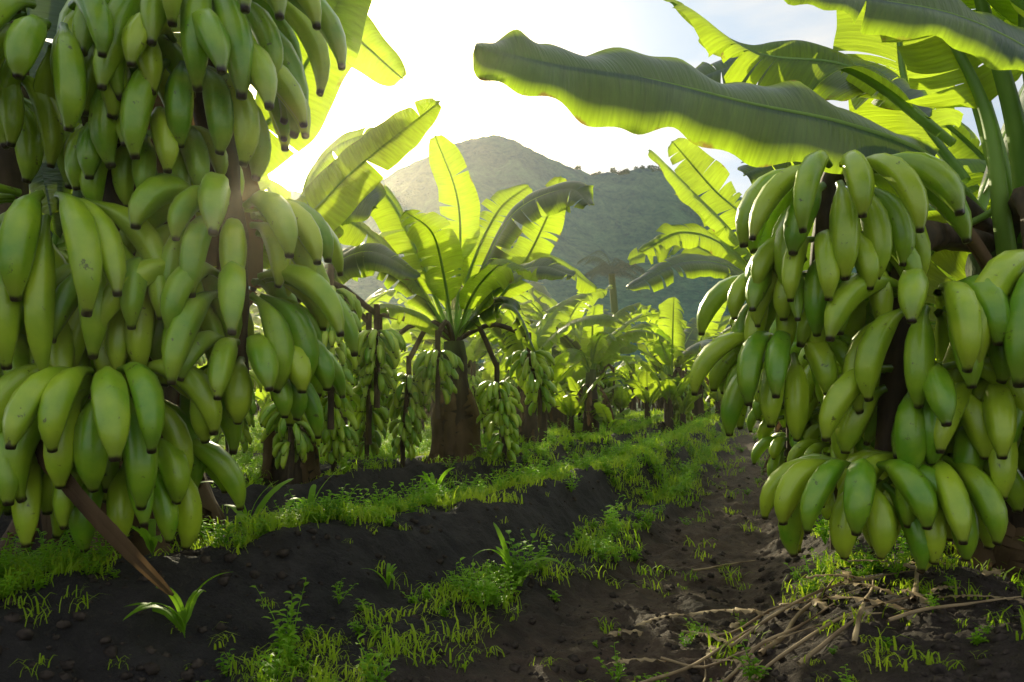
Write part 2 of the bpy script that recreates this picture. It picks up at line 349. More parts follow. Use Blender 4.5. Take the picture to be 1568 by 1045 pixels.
def clod(b):
    r=np.random.RandomState(rng.randint(9999)); th=np.linspace(0,np.pi,5); ph=np.linspace(0,6.283,6,endpoint=False)
    R=1+.35*r.uniform(-1,1,(5,6)); V=np.stack([np.sin(th)[:,None]*np.cos(ph)*R,np.sin(th)[:,None]*np.sin(ph)*R,np.cos(th)[:,None]*.7*R],-1)
    b.add(V,gridq(5,6,True),np.tile([.5,.5],(30,1)))
clods=[proto(clod) for _ in range(8)]
x,y=cands(12000,1.5,8); z=gz(x,y)
mb=MB(); scatter(mb,clods,np.stack([x,y,z-.001],-1),.002+.018*rng.uniform(0,1,len(x))**5)
cm=simplemat('soil_clod',(.018,.014,.012),(.08,.06,.046),(40,40,40),.9,.8,.004,.15)
obj('soil_clods',mb.mesh('soil_clods',[cm]))
def seedling(x,y,h,seed,n=7):
    mb=MB(); r=random.Random(seed); z=gzf(x,y)
    for i in range(n):
        a=r.uniform(0,6.28)
        leaf(mb,arc((x,y,z+.01+.03*i*h),a,math.radians(r.uniform(55,88)),math.radians(r.uniform(-60,30)),h*r.uniform(.5,1.15)),h*.055,(-math.sin(a),math.cos(a),r.uniform(-.4,.4)),seed+i,pet=.02,tears=0,n=14,nc=3,ribR=h*.005,mat=0,mrib=0)
    o=(x,y,z); obj('seedling_plant',mb.mesh('seedling',[M_weed],o),loc=o)
for i,(x,y,h) in enumerate([(-.93,2.8,.3),(-1.12,2.9,.26),(-.80,1.95,.2),(-1.04,2.3,.2),(.0,2.6,.2),(-.39,2.5,.12),(1.25,2.9,.22),(1.55,2.45,.26),(1.9,3.8,.35),(-.75,2.95,.22),(-.35,3.6,.2)]):
    seedling(x,y,h,100+i*13,n=5+i%3)
big=[proto(lambda b:weed(b,.24,8,9,.045)) for _ in range(3)]
pp=np.array([[-.55,1.97],[.03,2.62],[-1.25,1.95],[-.1,1.8],[1.2,3.05],[1.5,2.6],[2.0,3.9],[-.7,3.0],[-1.9,3.3],[.35,3.1],[1.66,2.35],[.25,1.75],[-.3,3.4],[.45,3.7],[-.05,2.4],[.1,2.85],[1.35,2.75],[-1.0,2.6]])
mb=MB(); scatter(mb,big,np.stack([pp[:,0],pp[:,1],gz(pp[:,0],pp[:,1])],-1),np.array([.7,.9,.6,.4,1,1,1.3,.5,.6,.6,.9,.35,.5,.7,.5,.6,.7,.5])); obj('tall_weeds',mb.mesh('tall_weeds',[M_weed],smooth=False))
mb=MB()
ST=[((.32,2.0),(.95,2.45),.005),((.42,1.95),(.85,2.1),.006),((.5,2.35),(1.0,2.2),.004),((.62,1.98),(.95,2.35),.007),((.3,1.85),(.62,1.95),.004),((.72,3.2),(1.05,3.45),.005),((.65,1.8),(.9,1.95),.006),((1.0,2.0),(1.3,2.5),.008),((.45,1.9),(.52,2.15),.004),((.55,1.9),(1.1,2.05),.005),((.75,1.75),(1.05,2.3),.006),((.9,1.9),(1.25,1.95),.005),((.4,2.15),(.8,2.0),.004),((.6,2.2),(1.2,2.35),.005)]
for (a,b,r) in ST:
    P=[]
    for t in np.linspace(0,1,5):
        x=a[0]+(b[0]-a[0])*t+rnd.uniform(-.006,.006); y=a[1]+(b[1]-a[1])*t+rnd.uniform(-.01,.01); P.append((x,y,gzf(x,y)+.018+rnd.uniform(0,.01)))
    tube(mb,P,[r,r*.9,r*.8,r*.6,r*.3],6,n=16,lump=.2)
for i in range(26):
    x,y=rnd.uniform(.35,1.3),rnd.uniform(1.8,2.6); a=rnd.uniform(0,6.28); z=gzf(x,y)+.015
    leaf(mb,arc((x,y,z),a,.25,-.2,rnd.uniform(.08,.24)),rnd.uniform(.008,.02),(-math.sin(a),math.cos(a),0),i,pet=.0,tears=2,n=18,nc=4,rip=.3,mat=0,mrib=0,ribR=.0015)
obj('dry_stalks',mb.mesh('dry_stalks',[M_straw]))

# ---------------------------------------------------------------- banana plants
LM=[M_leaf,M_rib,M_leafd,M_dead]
def trunk(mb,P,R,seed=0,skirt=6,H=.8):
    tube(mb,P,R,16,n=26,mat=0,lump=.10,seed=seed)
    r=random.Random(seed); P=np.array(P,float)
    for i in range(skirt):
        a=r.uniform(0,6.28); h=r.uniform(.35,1)*H
        c=P[0]+(P[-1]-P[0])*(h/max(.1,P[-1][2]-P[0][2])); rad=R[0]*.95
        o=c+np.array([math.cos(a)*rad*.6,math.sin(a)*rad*.6,0])
        pts=[o,o+np.array([math.cos(a)*rad*.4,math.sin(a)*rad*.4,-h*.25]),o+np.array([math.cos(a)*rad*.5,math.sin(a)*rad*.5,-h*.6]),o+np.array([math.cos(a)*rad*1.1,math.sin(a)*rad*1.1,-h*.92])]
        leaf(mb,pts,rad*r.uniform(.2,.48),(-math.sin(a),math.cos(a),0),seed+i,pet=.05,tears=4,n=24,nc=5,rip=.2,droop=.5,mat=1,mrib=1,ribR=.006)
def plant_meshes(seed, H=1.25, nl=9, LL=1.35, W=.2, nb=1, L=.2, suck=3):
    r=random.Random(seed); a=MB(); b=MB(); c=MB()
    trunk(a,[(0,0,-.05),(r.uniform(-.03,.03),0,H*.5),(0,r.uniform(-.05,.05),H)],[.12,.09,.06],seed,8,H*.6)
    for i in range(nl):
        az=i*2.399+r.uniform(-.3,.3); young=i/nl
        e0=math.radians(r.uniform(62,85)); e1=math.radians(-60+105*young+r.uniform(-20,20))
        l=LL*r.uniform(.75,1.12); roll=r.uniform(-.6,.6)
        leaf(b,arc((0,0,H-.12),az,e0,e1,l),W*r.uniform(.7,1.15),(-math.sin(az),math.cos(az),roll),seed*31+i,pet=.16,tears=r.randint(4,14),n=44,nc=6,droop=r.uniform(.1,.5),rip=.08,ribR=.014,mat=2 if r.random()<.10 else 0)
    for i in range(3):
        az=r.uniform(0,6.28); leaf(b,arc((0,0,H-.15),az,.2,-1.5,H*.7,p=.4),W*.22,(-math.sin(az),math.cos(az),0),seed*7+i,pet=.2,tears=8,n=30,nc=5,droop=.8,rip=.2,mat=3,mrib=3,ribR=.008)
    for sI in range(suck):
        a0=r.uniform(0,6.28); o=(math.cos(a0)*.3,math.sin(a0)*.3,-.02); hs=r.uniform(.35,.8)
        tube(a,[o,(o[0]*1.05,o[1]*1.05,hs*.5),(o[0]*1.1,o[1]*1.1,hs)],[.05,.04,.02],8,n=8)
        for i in range(5):
            az=i*2.4+a0; leaf(b,arc((o[0]*1.05,o[1]*1.05,hs*.5),az,math.radians(r.uniform(65,86)),math.radians(r.uniform(-20,50)),hs*r.uniform(.9,1.3)),.11,(-math.sin(az),math.cos(az),r.uniform(-.5,.5)),seed*3+i+sI*9,pet=.15,tears=2,n=26,nc=5,ribR=.008)
    for i in range(nb):
        az=r.uniform(0,6.28) if i else r.uniform(-2.6,-.6)
        d=.2; x,y=d*math.cos(az),d*math.sin(az)
        bunch(c,(x,y,H*.86),5,L,L*.11,.11,8)
        tube(c,[(0,0,H-.05),(x*.6,y*.6,H+.08),(x,y,H*.86+.1)],[.022,.022,.02],7,n=10,mat=1)
    return a.mesh('pseudostem',[M_trunk,M_dead]),b.mesh('leaves',LM),(c.mesh('banana_bunch',[M_ban,M_stalk]) if nb else None)
protos=[plant_meshes(40+i,H=[1.05,.85,1.15,.95,1.0,.8][i],nl=[9,9,10,9,11,9][i],nb=[2,1,2,2,1,2][i]) for i in range(6)]
def place(x,y,s,k,rot,parent=None):
    e=bpy.data.objects.new('banana_plant' if parent is None else 'plant_part',None); COL.objects.link(e)
    e.location=(x,y,gzf(x,y)-.02); e.rotation_euler=(0,0,rot); e.scale=(s,s,s); e.empty_display_size=.1
    if parent: e.parent=parent
    for nm,me in zip(('pseudostem','leaves','banana_bunch'),protos[k]):
        if me: obj(nm,me,e)
for i,(x,y,s) in enumerate([(.15,7.9,.9),(-2.9,6.3,1.2),(-1.9,8.6,1.1),(.95,9.6,.95),(-.6,10.6,1.0),(-2.5,4.3,1.1),(3.3,6.3,1.3),(3.0,4.3,1.3),(4.0,8.6,1.2),(-4.2,9,1.2),(-4.2,6,1.1),(4.9,6.4,1.2),(1.35,12.2,1.05)]):
    place(x,y,s,(i*5+1)%6,rnd.uniform(0,6.28))
grove=bpy.data.objects.new('distant_banana_grove',None); COL.objects.link(grove)
for j in range(9):
    y=12.+j*2.7+j*j*.08
    for x in np.arange(-.75*y,.8*y,1.9+j*.16):
        xx=x+rnd.uniform(-.5,.5); yy=y+rnd.uniform(-.7,.7)
        if abs(xx-float(xF(yy)))<.85: continue
        if abs(xx-1.35)<.6 and abs(yy-12.2)<.8: continue
        place(xx,yy,rnd.uniform(.9,1.25),rnd.randint(0,5),rnd.uniform(0,6.28),grove)

def custom(name,base,tr,R,leaves,bfn,seed,green=0,skirt=8,H=.8):
    e=bpy.data.objects.new(name,None); COL.objects.link(e); e.location=base; e.empty_display_size=.1
    a=MB(); trunk(a,tr,R,seed,skirt,H); obj('pseudostem',a.mesh('pseudostem',[M_trunk,M_dead],base),e)
    b=MB()
    for i,lf in enumerate(leaves):
        pts,W,side=lf[:3]; kw=lf[3] if len(lf)>3 else {}
        leaf(b,pts,W,side,seed*17+i,**kw)
    obj('leaves',b.mesh('leaves',LM,base),e)
    c=MB(); bfn(c); obj('banana_bunch',c.mesh('banana_bunch',[M_ban,M_stalk],base),e)
    return e
D=lambda **k:k
# centre plant
cx,cy=-.38,5.5; cr=(-.4,5.5,1.0)
def bf(c):
    for (p,nh,dr) in [((-.68,5.25,.74),5,(-.05,0)),((-.10,5.3,.70),5,(.06,0)),((-.88,5.3,1.05),5,(-.1,0)),((.12,5.6,.92),4,(.1,0)),((-.48,5.15,.90),3,(0,0)),((-.98,5.6,.72),5,(-.05,0))]:
        bunch(c,p,nh,.20,.022,.1,9,drift=dr)
        tube(c,[cr,((p[0]+cr[0])/2,(p[1]+cr[1])/2,1.12),(p[0],p[1],p[2]+.12)],[.018,.018,.018],7,n=10,mat=1)
custom('banana_plant',(cx,cy,.08),[(-.36,5.5,.0),(-.38,5.5,.5),cr],[.17,.11,.07],[
 ([cr,(-.36,5.5,1.6),(-.38,5.45,2.0),(-.52,5.35,2.38)],.15,(1,.25,0),D(pet=.3,tears=2)),
 ([cr,(-.6,5.4,1.5),(-.83,5.3,1.96),(-1.1,5.2,2.02),(-1.32,5.1,1.75)],.2,(0,-.7,-.7),D(pet=.15,droop=.4,tears=8)),
 ([cr,(-.65,5.3,1.4),(-.92,5.0,1.67),(-1.2,4.8,1.78)],.2,(.3,-.6,-.75),D(pet=.2)),
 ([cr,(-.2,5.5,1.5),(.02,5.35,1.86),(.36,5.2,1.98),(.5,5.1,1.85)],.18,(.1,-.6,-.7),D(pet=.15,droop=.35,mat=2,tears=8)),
 ([cr,(-.02,5.6,1.4),(.21,5.7,1.82),(.35,5.7,2.2)],.15,(.9,-.2,-.4),D(pet=.25,tears=5)),
 ([cr,(-.12,5.2,1.33),(.15,5.0,1.44),(.38,4.85,1.36)],.13,(0,-.8,-.5),D(mat=2)),
 ([cr,(-.7,5.2,1.42),(-1.0,5.0,1.5),(-1.25,4.9,1.3)],.15,(0,-.7,-.7),D(mat=2,droop=.4)),
 ([cr,(-.3,5.6,1.5),(-.1,5.7,1.95),(.12,5.8,2.16)],.17,(.8,-.3,-.5),D(pet=.25,tears=8)),
 ([cr,(-.45,5.3,1.4),(-.5,5.0,1.65),(-.62,4.6,1.7)],.15,(.9,.2,.2),D(pet=.2)),
 ([cr,(-.25,5.2,1.3),(-.05,4.9,1.45),(.1,4.6,1.35)],.13,(.7,.5,-.3),D(pet=.2,droop=.4)),
 ([cr,(-.55,5.9,1.6),(-.8,6.3,1.9),(-1.2,6.6,1.9)],.2,(0,-.7,-.7),D()),
 ([cr,(-.1,5.9,1.6),(.3,6.3,1.7),(.7,6.5,1.5)],.2,(.2,-.7,-.7),D()),
 ([cr,(-.2,5.3,1.2),(.0,5.1,1.2),(.15,5.0,.9)],.12,(.3,-.7,-.3),D(mat=2,droop=.4)),
 ([cr,(-.6,5.3,1.15),(-.85,5.1,1.2),(-1.0,5.0,1.0)],.12,(0,-.7,-.3),D(droop=.4)),
 ],bf,3,skirt=18,H=.75)
# left-middle plant
cr2=(-1.4,4.9,1.15)
def bf(c):
    for (p,nh) in [((-1.0,4.4,1.2),6),((-1.22,4.4,.58),3),((-1.6,4.5,.75),4),((-.88,4.9,.98),5),((-.78,4.6,1.0),3),((-1.05,4.7,.65),4)]:
        bunch(c,p,nh,.21,.023,.105,9)
        tube(c,[cr2,((p[0]+cr2[0])/2,(p[1]+cr2[1])/2,1.3),(p[0],p[1],p[2]+.1)],[.02,.02,.018],7,n=10,mat=1)
custom('banana_plant',(-1.36,4.9,.08),[(-1.34,4.9,.0),(-1.36,4.9,.6),cr2],[.17,.11,.08],[
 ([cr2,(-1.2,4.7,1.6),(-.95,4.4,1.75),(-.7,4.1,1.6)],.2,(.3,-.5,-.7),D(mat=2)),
 ([cr2,(-1.6,4.8,1.8),(-1.7,4.6,2.2),(-1.7,4.5,2.7)],.2,(1,.2,0),D()),
 ([cr2,(-1.3,4.9,1.8),(-1.1,4.8,2.1),(-.8,4.7,2.2)],.2,(.2,-.7,-.6),D()),
 ([cr2,(-1.7,4.7,1.6),(-2.1,4.4,1.7),(-2.4,4.2,1.4)],.2,(.2,-.7,-.6),D()),
 ([cr2,(-1.15,4.9,1.4),(-.85,4.8,1.5),(-.55,4.8,1.35)],.16,(0,-.7,-.7),D(mat=2,droop=.4)),
 ([cr2,(-1.5,5.2,1.8),(-1.8,5.4,2.2),(-2.1,5.6,2.3)],.2,(.5,-.6,-.6),D()),
 ],bf,5,skirt=10,H=.6)
# right-middle plant
cr3=(2.1,6.0,1.2)
def bf(c):
    bunch(c,(1.72,5.7,1.2),6,.2,.023,.105,9); bunch(c,(1.95,5.2,.95),6,.2,.023,.1,9); bunch(c,(2.4,5.6,1.1),6,.2,.023,.1,8)
    for p in ((1.72,5.7,1.3),(1.95,5.2,1.05),(2.4,5.6,1.2)): tube(c,[cr3,((p[0]+cr3[0])/2,(p[1]+cr3[1])/2,1.4),p],[.02,.02,.018],7,n=10,mat=1)
custom('banana_plant',(2.15,6.0,.06),[(2.2,6,.0),(2.15,6,.6),cr3],[.16,.11,.08],[
 ([cr3,(1.75,6,1.75),(1.35,5.9,2.12),(1.0,5.8,2.42)],.24,(.3,-.6,-.75),D(tears=8,droop=.4)),
 ([cr3,(1.6,5.8,1.68),(1.2,5.6,1.78),(.88,5.5,1.62)],.15,(0,-.7,-.6),D(tears=8)),
 ([cr3,(1.6,5.6,1.5),(1.16,5.3,1.52),(.72,5.0,1.3)],.14,(0,-.7,-.6),D(mat=2,droop=.35)),
 ([cr3,(2.1,5.9,1.9),(2.0,5.8,2.4),(1.85,5.6,2.8)],.2,(1,.2,.1),D()),
 ([cr3,(2.4,5.9,1.8),(2.7,5.7,2.2),(3.1,5.5,2.3)],.22,(0,-.7,.6),D()),
 ([cr3,(1.95,5.6,1.6),(1.8,5.2,1.8),(1.7,4.8,1.7)],.18,(1,.1,0),D()),
 ([cr3,(1.8,6.3,1.6),(1.4,6.6,1.9),(1.0,6.9,1.8)],.2,(.2,-.7,-.6),D()),
 ([cr3,(1.9,6.2,1.9),(1.6,6.4,2.3),(1.3,6.5,2.7)],.2,(.8,-.3,-.5),D()),
 ],bf,8,skirt=10,H=.7)
# foreground left plant
crL=(-1.35,2.75,2.25)
def bf(c):
    for (p,L,R,n,fc,sp,e0) in [
      ((-1.12,1.98,1.58),.30,.038,10,-90,290,5),((-1.42,2.15,1.50),.30,.038,8,-90,250,5),((-.84,2.12,1.74),.42,.042,11,-55,240,25),((-.86,2.1,1.54),.34,.040,9,-60,240,15),
      ((-.98,2.15,1.36),.24,.034,9,-80,260,0),((-1.16,2.0,1.13),.40,.041,10,-95,280,-5),((-1.42,2.1,1.08),.4,.041,8,-95,250,-5),
      ((-.97,2.12,.97),.27,.036,9,-80,250,5),((-.76,2.16,1.14),.31,.037,9,-50,240,28),((-.74,2.12,.95),.32,.038,9,-50,250,22),((-.72,2.16,.78),.25,.036,9,-60,260,15),
      ((-1.02,2.0,.70),.33,.040,11,-85,290,15),((-1.28,2.05,.60),.32,.040,9,-95,270,10),((-1.0,2.12,.52),.27,.037,8,-80,260,5),((-1.42,2.2,.80),.33,.04,8,-95,240,5),((-1.2,2.15,.86),.28,.036,8,-90,260,5)]:
        hand(c,p,L,R,n,fc,sp,.07,2,True,e0)
    tube(c,[(-1.25,2.6,2.3),(-1.12,2.25,2.05),(-1.10,2.1,1.6),(-1.05,2.12,1.2),(-.98,2.15,.9),(-1.0,2.15,.45)],[.06,.06,.055,.055,.05,.035],10,n=30,mat=1,lump=.12)
    tube(c,[(-1.15,2.6,2.1),(-.88,2.2,1.95),(-.84,2.2,1.5),(-.78,2.22,1.1),(-.76,2.22,.7)],[.04,.05,.05,.04,.025],10,n=26,mat=1,lump=.12)
    tube(c,[(-1.45,2.3,1.7),(-1.42,2.25,1.2),(-1.3,2.2,.7),(-1.27,2.15,.5)],[.05,.05,.05,.03],8,n=18,mat=1,lump=.08)
custom('banana_plant',(-1.38,2.68,.08),[(-1.36,2.68,-.05),(-1.34,2.7,.5),(-1.30,2.7,1.2),crL],[.25,.19,.17,.13],[
 ([(-1.2,2.7,1.1),(-.9,3.0,1.22),(-.56,3.0,1.52),(-.27,3.0,1.75)],.125,(-.5,.35,.7),D(pet=.12,tears=2,droop=.1,rip=.04)),
 ([(-1.1,2.7,1.5),(-.85,2.7,1.55),(-.68,2.7,1.8),(-.50,2.75,2.2)],.15,(-.9,.1,.4),D(pet=.05,tears=2)),
 ([(-1.2,2.75,1.9),(-.95,2.9,2.1),(-.7,3.1,2.1),(-.45,3.3,1.95)],.16,(0,-.7,.5),D(pet=.1,tears=2)),
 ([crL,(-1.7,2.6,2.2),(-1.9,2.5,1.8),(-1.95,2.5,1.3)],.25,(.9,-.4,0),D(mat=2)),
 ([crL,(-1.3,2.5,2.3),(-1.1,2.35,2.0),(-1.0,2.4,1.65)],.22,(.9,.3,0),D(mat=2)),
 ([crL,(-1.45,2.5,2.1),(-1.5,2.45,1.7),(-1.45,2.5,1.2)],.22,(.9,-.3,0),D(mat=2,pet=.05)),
 ([(-1.0,2.45,1.7),(-.95,2.45,1.4),(-.92,2.5,1.1),(-.95,2.5,.8)],.16,(.9,.3,0),D(mat=3,mrib=3,pet=.02,tears=8,rip=.15)),
 ([(-1.3,2.45,.9),(-1.16,1.95,.56),(-1.05,1.86,.45),(-.93,1.88,.30),(-.83,1.95,.15)],.022,(.6,0,.8),D(mat=3,mrib=3,tears=0,ribR=.016,pet=.3)),
 ([(-1.3,2.7,1.2),(-1.1,2.8,1.3),(-.9,3.0,1.25),(-.72,3.1,1.0)],.14,(0,-.8,.5),D(mat=2,droop=.4)),
 ],bf,12,skirt=14,H=1.3)
# foreground right plant
crR=(1.55,2.5,1.1)
def bf(c):
    for (p,L,R,n,fc,sp,e0) in [
      ((.87,2.14,1.24),.32,.037,11,-95,300,4),((.86,2.18,1.06),.25,.034,10,-95,290,5),((.80,2.3,.98),.24,.032,9,-100,280,5),
      ((1.08,2.05,.91),.31,.039,10,-90,300,18),((.80,2.3,.80),.27,.035,10,-100,280,12),((1.05,2.08,.71),.27,.038,10,-90,300,15),
      ((.92,2.1,.46),.25,.036,10,-95,300,22),((1.08,2.1,.48),.25,.036,8,-80,250,5),((1.24,2.1,.65),.27,.037,9,-80,270,10),((1.40,2.0,.98),.42,.042,9,-110,250,0),((1.42,2.05,.68),.3,.038,8,-100,250,5)]:
        hand(c,p,L,R,n,fc,sp,.065,2,True,e0)
    bunch(c,(1.02,2.9,.92),5,.22,.027,.11,10,True); bunch(c,(1.1,2.7,.8),5,.23,.028,.11,10,True)
    tube(c,[crR,(1.3,2.4,1.25),(1.0,2.28,1.32),(.88,2.2,1.2),(.86,2.25,.8)],[.03,.035,.035,.035,.025],10,n=26,mat=1,lump=.12)
    tube(c,[crR,(1.25,2.3,1.1),(1.1,2.18,1.05),(1.05,2.15,.8),(1.0,2.15,.45)],[.03,.04,.045,.04,.025],10,n=26,mat=1,lump=.12)
    tube(c,[crR,(1.45,2.25,1.2),(1.40,2.12,1.0),(1.28,2.15,.6)],[.03,.035,.04,.03],10,n=26,mat=1,lump=.12)
custom('banana_plant',(1.62,2.5,.06),[(1.66,2.5,-.05),(1.64,2.5,.5),crR],[.2,.17,.13],[
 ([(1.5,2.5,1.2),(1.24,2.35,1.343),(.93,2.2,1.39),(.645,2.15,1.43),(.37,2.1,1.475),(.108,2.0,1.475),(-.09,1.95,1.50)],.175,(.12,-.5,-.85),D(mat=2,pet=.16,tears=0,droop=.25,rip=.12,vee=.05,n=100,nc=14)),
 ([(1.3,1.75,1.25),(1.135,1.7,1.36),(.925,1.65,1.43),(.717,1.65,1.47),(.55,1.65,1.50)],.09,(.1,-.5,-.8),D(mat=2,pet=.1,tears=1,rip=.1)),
 ([(1.55,2.45,1.2),(1.4,2.4,1.6),(1.25,2.4,1.9),(1.15,2.4,2.2)],.2,(.9,.2,.3),D(pet=.5,ribR=.03)),
 ([(1.6,2.45,.9),(1.48,2.35,1.4),(1.35,2.3,1.75),(1.25,2.3,2.2)],.2,(1,.1,0),D(pet=.6,ribR=.032)),
 ([(1.6,2.45,.8),(1.52,2.3,1.3),(1.44,2.25,1.7),(1.4,2.2,2.2)],.2,(1,.1,0),D(pet=.65,ribR=.038)),
 ([(1.65,2.45,.8),(1.6,2.3,1.3),(1.58,2.25,1.7),(1.62,2.2,2.2)],.2,(1,-.1,0),D(pet=.65,ribR=.042)),
 ([(1.55,2.45,.8),(1.44,2.35,1.15),(1.38,2.35,1.5),(1.2,2.4,1.9)],.2,(1,-.1,0),D(pet=.65,ribR=.03)),
 ([(1.62,2.35,.8),(1.52,2.2,1.05),(1.5,2.2,1.5),(1.5,2.2,2.0)],.2,(1,-.1,0),D(pet=.75,ribR=.035)),
 ([(1.4,2.6,1.5),(1.15,2.7,1.75),(.85,2.8,1.85),(.55,2.9,2.1)],.2,(.5,-.5,-.6),D(pet=.1)),
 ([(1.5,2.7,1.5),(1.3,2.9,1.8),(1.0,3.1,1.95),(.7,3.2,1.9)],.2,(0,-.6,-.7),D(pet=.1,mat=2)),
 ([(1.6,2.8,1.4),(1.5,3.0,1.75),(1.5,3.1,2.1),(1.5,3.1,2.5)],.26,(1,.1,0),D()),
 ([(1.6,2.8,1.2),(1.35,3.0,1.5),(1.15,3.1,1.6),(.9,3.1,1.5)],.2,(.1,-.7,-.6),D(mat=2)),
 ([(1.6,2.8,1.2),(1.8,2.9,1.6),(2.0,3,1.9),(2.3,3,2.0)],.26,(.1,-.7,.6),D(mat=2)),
 ([(1.15,2.25,1.25),(1.28,2.2,1.05),(1.42,2.2,.8),(1.5,2.25,.62)],.02,(1,0,0),D(mat=3,mrib=3,tears=0,ribR=.02)),
 ([(1.45,2.4,1.2),(1.3,2.45,1.1),(1.25,2.5,.9),(1.3,2.5,.5)],.15,(1,.1,0),D(mat=2,tears=4)),
 ],bf,21,skirt=12,H=.9)

# ---------------------------------------------------------------- hills
def hillmat(name,c1,c2,haze,hz,haze2=None):
    m,nt,out=newmat(name); L=nt.links; tc=N(nt,'ShaderNodeTexCoord')
    n=N(nt,'ShaderNodeTexNoise',i_Scale=.03,i_Detail=8.,i_Roughness=.65); L.new(tc.outputs['Object'],n.inputs[0])
    n2=N(nt,'ShaderNodeTexNoise',i_Scale=.3,i_Detail=5.,i_Roughness=.75); L.new(tc.outputs['Object'],n2.inputs[0])
    ad=N(nt,'ShaderNodeMath',operation='MULTIPLY_ADD'); L.new(n2.outputs[0],ad.inputs[0]); ad.inputs[1].default_value=.9; 
    a2=N(nt,'ShaderNodeMath',operation='MULTIPLY_ADD'); L.new(n.outputs[0],a2.inputs[0]); a2.inputs[1].default_value=1.3; a2.inputs[2].default_value=-.6; L.new(a2.outputs[0],ad.inputs[2])
    col=ramp(nt,ad.outputs[0],[(.25,c1),(.75,c2)])
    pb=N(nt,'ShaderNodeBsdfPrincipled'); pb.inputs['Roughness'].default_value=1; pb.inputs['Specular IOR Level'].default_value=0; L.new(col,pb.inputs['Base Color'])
    pb.inputs['Emission Color'].default_value=(*haze,1); pb.inputs['Emission Strength'].default_value=hz  # aerial haze painted as emission, so the surface itself glows faintly
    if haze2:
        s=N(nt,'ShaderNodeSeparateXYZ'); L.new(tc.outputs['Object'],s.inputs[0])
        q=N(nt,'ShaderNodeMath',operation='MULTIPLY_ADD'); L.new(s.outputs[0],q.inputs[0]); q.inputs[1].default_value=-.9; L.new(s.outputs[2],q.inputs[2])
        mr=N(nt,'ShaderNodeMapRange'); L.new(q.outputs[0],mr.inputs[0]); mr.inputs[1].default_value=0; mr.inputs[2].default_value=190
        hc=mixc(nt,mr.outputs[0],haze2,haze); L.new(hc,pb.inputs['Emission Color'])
    bp=N(nt,'ShaderNodeBump'); bp.inputs['Strength'].default_value=1; bp.inputs['Distance'].default_value=6; L.new(n2.outputs[0],bp.inputs['Height']); L.new(bp.outputs[0],pb.inputs['Normal'])
    L.new(pb.outputs[0],out.inputs[0]); return m
def hill(name,fn,x0,x1,y0,y1,mat,n=200):
    xs=np.linspace(x0,x1,n*2); ys=np.linspace(y0,y1,n); X,Y=np.meshgrid(xs,ys,indexing='xy'); Z=fn(X,Y)
    mb=MB(); mb.add(np.stack([X,Y,Z],-1),gridq(n,n*2),np.zeros((X.size,2))); return obj(name,mb.mesh(name,[mat]))
HX=[-1400,-800,-310,-170,-110,-75,-45,-18,5,22,38,60,85,115,200,400,900,1400]
HZ=[-5,60,122,128,126,137,152,161,158,148,139,140,141,129,112,85,30,-5]
def hz_(X): return (np.interp(X-6,HX,HZ)+np.interp(X,HX,HZ)+np.interp(X+6,HX,HZ))/3
def h1(X,Y):
    spur=.22*np.abs(fbm(X/70+3,Y/160,2,5))
    e=np.exp(-(np.abs(Y-500)/170)**1.6); w=1-np.exp(-((Y-500)/60)**2)
    return -6+hz_(X)*1.03*e*(1-w*spur)+(1-.7*np.exp(-((Y-500)/40)**2))*5*fbm(X/30,Y/30,7,4)*e+1.6*fbm(X/6,Y/6,5,2)*e
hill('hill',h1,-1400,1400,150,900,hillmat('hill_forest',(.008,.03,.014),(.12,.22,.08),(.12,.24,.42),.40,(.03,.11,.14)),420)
mb=MB(); 
def crown(b):
    n=150; d=norm(rng.normal(0,1,(n,3))); r=rng.uniform(.55,1,(n,1)); c=d*r*np.array([1,1,.75])*(1+.3*np.sin(d[:,[0]]*5+d[:,[2]]*4)); c[:,2]+=1.15
    for p in c:
        u=norm(rng.normal(0,1,3)); v=norm(np.cross(u,rng.normal(0,1,3))); s=.17
        b.add([p-u*s-v*s*.6,p+u*s-v*s*.6,p+u*s+v*s*.6,p-u*s+v*s*.6],[[0,1,2,3]],np.zeros((4,2)))
    tube(b,[(0,0,-.4),(0.03,0,.5),(0,0,1.3)],[.09,.06,.02],5)
cr_=[proto(crown) for _ in range(4)]
x=rng.uniform(40,130,45); y=rng.uniform(485,500,45); z=h1(x,y)
scatter(mb,cr_,np.stack([x,y,z-.8],-1),rng.uniform(.8,2.2,45))
x=rng.uniform(-120,150,200); y=rng.uniform(60,170,200); z=gz(x,y)
scatter(mb,cr_,np.stack([x,y,z],-1),rng.uniform(1.5,3.6,200))
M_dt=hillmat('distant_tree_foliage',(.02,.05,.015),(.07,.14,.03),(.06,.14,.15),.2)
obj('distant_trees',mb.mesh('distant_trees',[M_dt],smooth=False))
mb=MB(); px,py=4.9,40.; tube(mb,[(px,py,0),(px+.3,py,3.5),(px+.1,py,6.6)],[.3,.2,.17],8,n=14,mat=0)
for i in range(22):
    a=i*2.4; e0=math.radians(rnd.uniform(10,80)); P=catmull(arc((px+.1,py,6.6),a,e0,e0-1.9,rnd.uniform(1.5,2.1)),18)
    tube(mb,P,np.linspace(.03,.01,18),4,mat=1); S=np.array([-math.sin(a),math.cos(a),0])
    for p in P[2:]:
        for sg in (1,-1):
            q=p+sg*S*.42+np.array([math.cos(a)*.2,math.sin(a)*.2,-.22]); w=np.array([math.cos(a),math.sin(a),0])*.035
            mb.add([p-w,p+w,q+w*.3,q-w*.3],[[0,1,2,3]],np.zeros((4,2)),1)
o=(px,py,0); obj('palm_tree',mb.mesh('palm_tree',[M_trunk,M_dt],o),loc=o)

